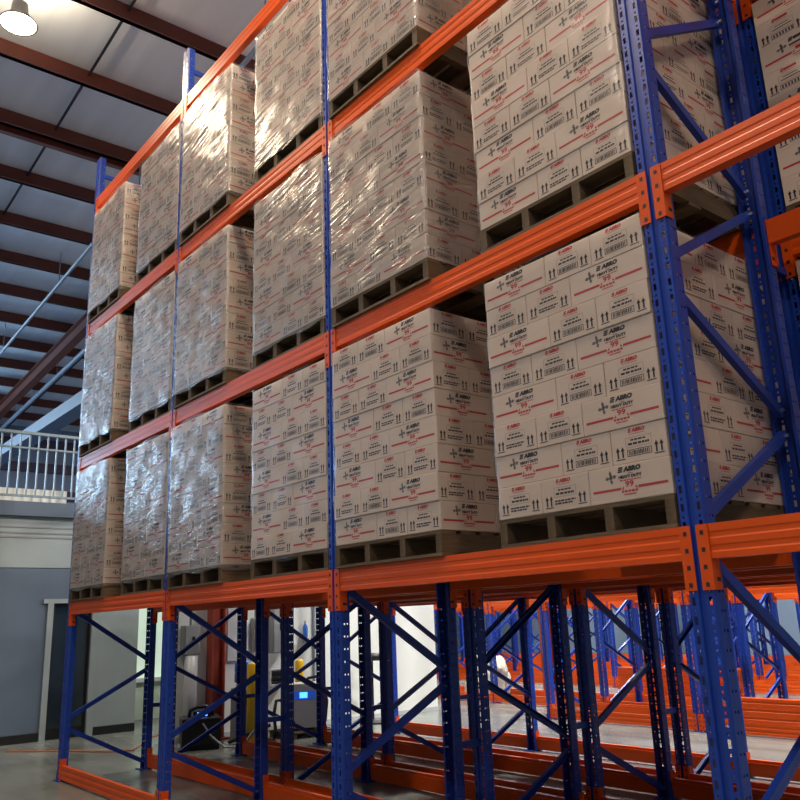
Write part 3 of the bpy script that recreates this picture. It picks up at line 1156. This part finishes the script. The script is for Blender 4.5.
MB().box(0.204, 0.206, -0.04, 0.06, 0.395, 0.465).build('screen', M['screen'], pnl)
for k_ in range(2):
    MB().box(-0.17 + 0.0, -0.1, -0.246, -0.24, 0.1 + 0.2 * k_, 0.25 + 0.2 * k_).build('vent', M['black'], t)
MB().box(0.2, 0.203, -0.2, -0.1, 0.06, 0.12).build('vent', M['black'], t)
MB().tube([(0.05, 0.05, 0.57), (0.1, 0.08, 0.63), (0.2, 0.18, 0.65), (0.28, 0.27, 0.55), (0.32, 0.3, 0.35), (0.3, 0.28, 0.12), (0.28, 0.1, -0.03), (0.3, -0.1, -0.06)], 0.02, 8).build('charging_cable', M['rubber'], t, smooth=True)
MB().tube([(-0.05, -0.24, 0.36), (-0.03, -0.33, 0.36), (0.02, -0.36, 0.2), (0.02, -0.34, 0.02), (0.1, -0.36, -0.06)], 0.022, 8).build('charging_cable', M['rubber'], t, smooth=True)
# printer-like unit on a shelf left of it
t = thing('shelf_unit', 'wall shelf with dark trays above the battery charger', 'shelf', (EBX, 3.32, 0.6))
MB().box(0, 0.25, -0.17, 0.17, 0, 0.02).build('shelf_board', M['lgrey'], t)
MB().box(0, 0.25, -0.17, 0.17, 0.2, 0.22).build('shelf_board', M['lgrey'], t)
MB().box(0, 0.25, -0.17, -0.155, 0.02, 0.2).build('side_panel', M['lgrey'], t)
MB().box(0, 0.25, 0.155, 0.17, 0.02, 0.2).build('side_panel', M['lgrey'], t)
MB().box(0.02, 0.23, -0.15, 0.15, 0.021, 0.06).box(0.02, 0.23, -0.15, 0.15, 0.12, 0.14).build('tray', M['black'], t)

# black floor machine with handle and small screen
t = thing('floor_machine', 'black boxy machine with handle and small lit screen on floor', 'machine', (-8.1, 1.93, 0), math.radians(-20))
MB().box(-0.2, 0.22, -0.24, 0.22, 0.05, 0.36).build('body', M['black'], t, bevel=0.02)
MB().box(-0.18, 0.2, -0.22, 0.2, 0.0, 0.05).build('skid', M['rubber'], t)
MB().tube([(0, -0.14, 0.35), (0, -0.13, 0.43), (0, -0.05, 0.47), (0, 0.06, 0.47), (0, 0.13, 0.43), (0, 0.14, 0.35)], 0.022, 8).build('handle', M['black'], t, smooth=True)
pn = MB().box(0.05, 0.14, -0.1, 0.1, 0.361, 0.43).build('control_panel', M['black'], t)
MB().box(0.14, 0.143, -0.06, 0.06, 0.375, 0.42).build('screen', M['screen'], pn)
MB().tube([(0.23, 0.0, 0.3), (0.3, 0.1, 0.15), (0.33, 0.25, 0.03), (0.25, 0.5, 0.015)], 0.012, 6).build('cable', M['grey'], t)
t = thing('folding_stand', 'black tubular stand lying on floor right of black machine', 'stand', (-7.95, 2.5, 0))
MB().tube([(-0.15, -0.2, 0.02), (0.1, 0.25, 0.2)], 0.022, 8).build('tube', M['rubber'], t)
MB().tube([(0.15, -0.15, 0.02), (-0.1, 0.22, 0.22)], 0.022, 8).build('tube', M['rubber'], t)
MB().tube([(-0.1, 0.24, 0.02), (0.2, 0.24, 0.02)], 0.022, 8).build('foot_bar', M['rubber'], t)

# pedestal fan in front of the white wall
t = thing('pedestal_fan', 'black pedestal fan standing in front of the white wall', 'fan', (-8.3, 4.69, 0), math.radians(-115))
MB().lathe([(0.2, 0), (0.2, 0.02), (0.06, 0.04), (0.02, 0.06)], 24).build('base', M['black'], t, smooth=False)
MB().tube([(0, 0, 0.04), (0, 0, 0.86)], 0.013, 10).build('pole', M['black'], t)
MB().tube([(-0.14, 0, 0.9), (-0.12, 0, 0.9), (0.04, 0, 0.9), (0.06, 0, 0.9)], [0.03, 0.055, 0.055, 0.04], 16).build('motor', M['black'], t, smooth=True)
gd = MB()
R_ = 0.235
for xx, rr_ in ((0.06, 0.24), (0.1, 0.24), (0.08, 0.245), (0.13, 0.16), (0.05, 0.14), (0.14, 0.07)):
    gd.tube([(xx, rr_ * math.cos(a * PI / 16), 0.9 + rr_ * math.sin(a * PI / 16)) for a in range(33)], 0.0016, 5, cap=False)
for a in range(28):
    c, s_ = math.cos(a * PI / 14), math.sin(a * PI / 14)
    gd.tube([(0.14, 0.05 * c, 0.9 + 0.05 * s_), (0.125, 0.17 * c, 0.9 + 0.17 * s_), (0.1, 0.24 * c, 0.9 + 0.24 * s_), (0.06, 0.24 * c, 0.9 + 0.24 * s_), (0.045, 0.15 * c, 0.9 + 0.15 * s_), (0.04, 0.05 * c, 0.9 + 0.05 * s_)], 0.0011, 4, cap=False)
gd.build('guard', M['grey'], t)
for a in range(3):
    q = a * 2 * PI / 3
    n_ = 6
    vs = []
    for i in range(n_):
        rr_ = 0.04 + 0.17 * i / (n_ - 1)
        wd = 0.35 if i else 0.5
        for e_ in (-1, 1):
            an = q + e_ * wd
            for dx in (0.0, 0.003):
                vs.append((0.085 + dx + e_ * 0.018, rr_ * math.cos(an), 0.9 + rr_ * math.sin(an)))
    fs = []
    for i in range(n_ - 1):
        a0 = i * 4
        b0 = a0 + 4
        fs += [(a0, a0 + 2, b0 + 2, b0), (a0 + 1, b0 + 1, b0 + 3, a0 + 3), (a0, b0, b0 + 1, a0 + 1), (a0 + 2, a0 + 3, b0 + 3, b0 + 2)]
    fs += [(0, 1, 3, 2), ((n_ - 1) * 4, (n_ - 1) * 4 + 2, (n_ - 1) * 4 + 3, (n_ - 1) * 4 + 1)]
    MB().add(vs, fs).build('blade', M['grey'], t)

# orange cord on the floor
pts = []
for q in [(-9.9, 0.2), (-9.2, 0.75), (-8.75, 1.05), (-8.6, 1.3), (-9.0, 1.55), (-9.6, 1.9), (-9.8, 2.2), (-9.5, 2.5)]:
    pts.append((q[0], q[1], 0.008))
o = MB().tube(pts, 0.008, 6).build('extension_cord', M['cord'])
tag(o, 'thin orange cord snaking over the floor at left', 'cord')

# stacks of unassembled orange beams by the far rack
BSH = MB().prism([(0.0, 0.0), (0.0, 0.03), (0.006, 0.036), (0.006, 0.05), (0.0, 0.056), (0.0, 0.085), (0.05, 0.085), (0.05, 0.0)], -1.05, 1.05).mesh('loose_crossbar', M['orange'])
for pi, (px, py, z0, nl, nr, pn) in enumerate(((-3.0, 6.52, 0.15, 3, 2, 'low pile at aisle'), (-6.1, 8.85, 0.01, 6, 3, 'tall pile'), (-0.75, 6.52, 0.15, 3, 2, 'low pile at right'))):
    if z0 > 0.1:
        z0 = 0.148
    for a in range(nl):
        for c_ in range(nr):
            o = ob('loose_crossbar', BSH, None, (px + random.uniform(-0.02, 0.02) - (0.05 if pi == 0 else 0), py + c_ * 0.06 - 0.055 * 0 - 0.115 * (pi != 1), z0 + a * 0.0865))
            tag(o, 'loose orange beam, %s, %s from bottom, %s from front' % (pn, ORD[a], ORD[c_]), 'loose crossbar', 'piles of loose orange beams')

# white sheeted bundle on the far rack base
bm = bmesh.new()
bmesh.ops.create_icosphere(bm, subdivisions=5, radius=1.0)
rr = random.Random(3)
ph = [rr.uniform(0, 6) for _ in range(8)]
for v in bm.verts:
    x, y, z = v.co
    d = 1 + 0.09 * math.sin(5 * x + 4 * z + ph[0]) + 0.07 * math.sin(9 * y - 6 * z + ph[1]) + 0.05 * math.sin(15 * x + 11 * y + ph[2]) + 0.05 * abs(math.sin(13 * z + 9 * x + ph[3])) + 0.04 * abs(math.sin(17 * y - 14 * x + ph[4])) + 0.02 * math.sin(37 * x + 29 * z + ph[5])
    v.co = Vector((x * 0.62 * d, y * 0.4 * d, max(z * 0.46 * d, -0.24) + 0.24))
me = bpy.data.meshes.new('covered_bundle')
bm.to_mesh(me)
bm.free()
me.materials.append(M['sheet'])
me.polygons.foreach_set('use_smooth', [True] * len(me.polygons))
o = ob('covered_bundle', me, None, (-9.40, 8.06, 0.0))
o.scale = (0.72, 0.72, 1.05)
tag(o, 'lumpy bundle under a crumpled white sheet behind the racks', 'bundle')
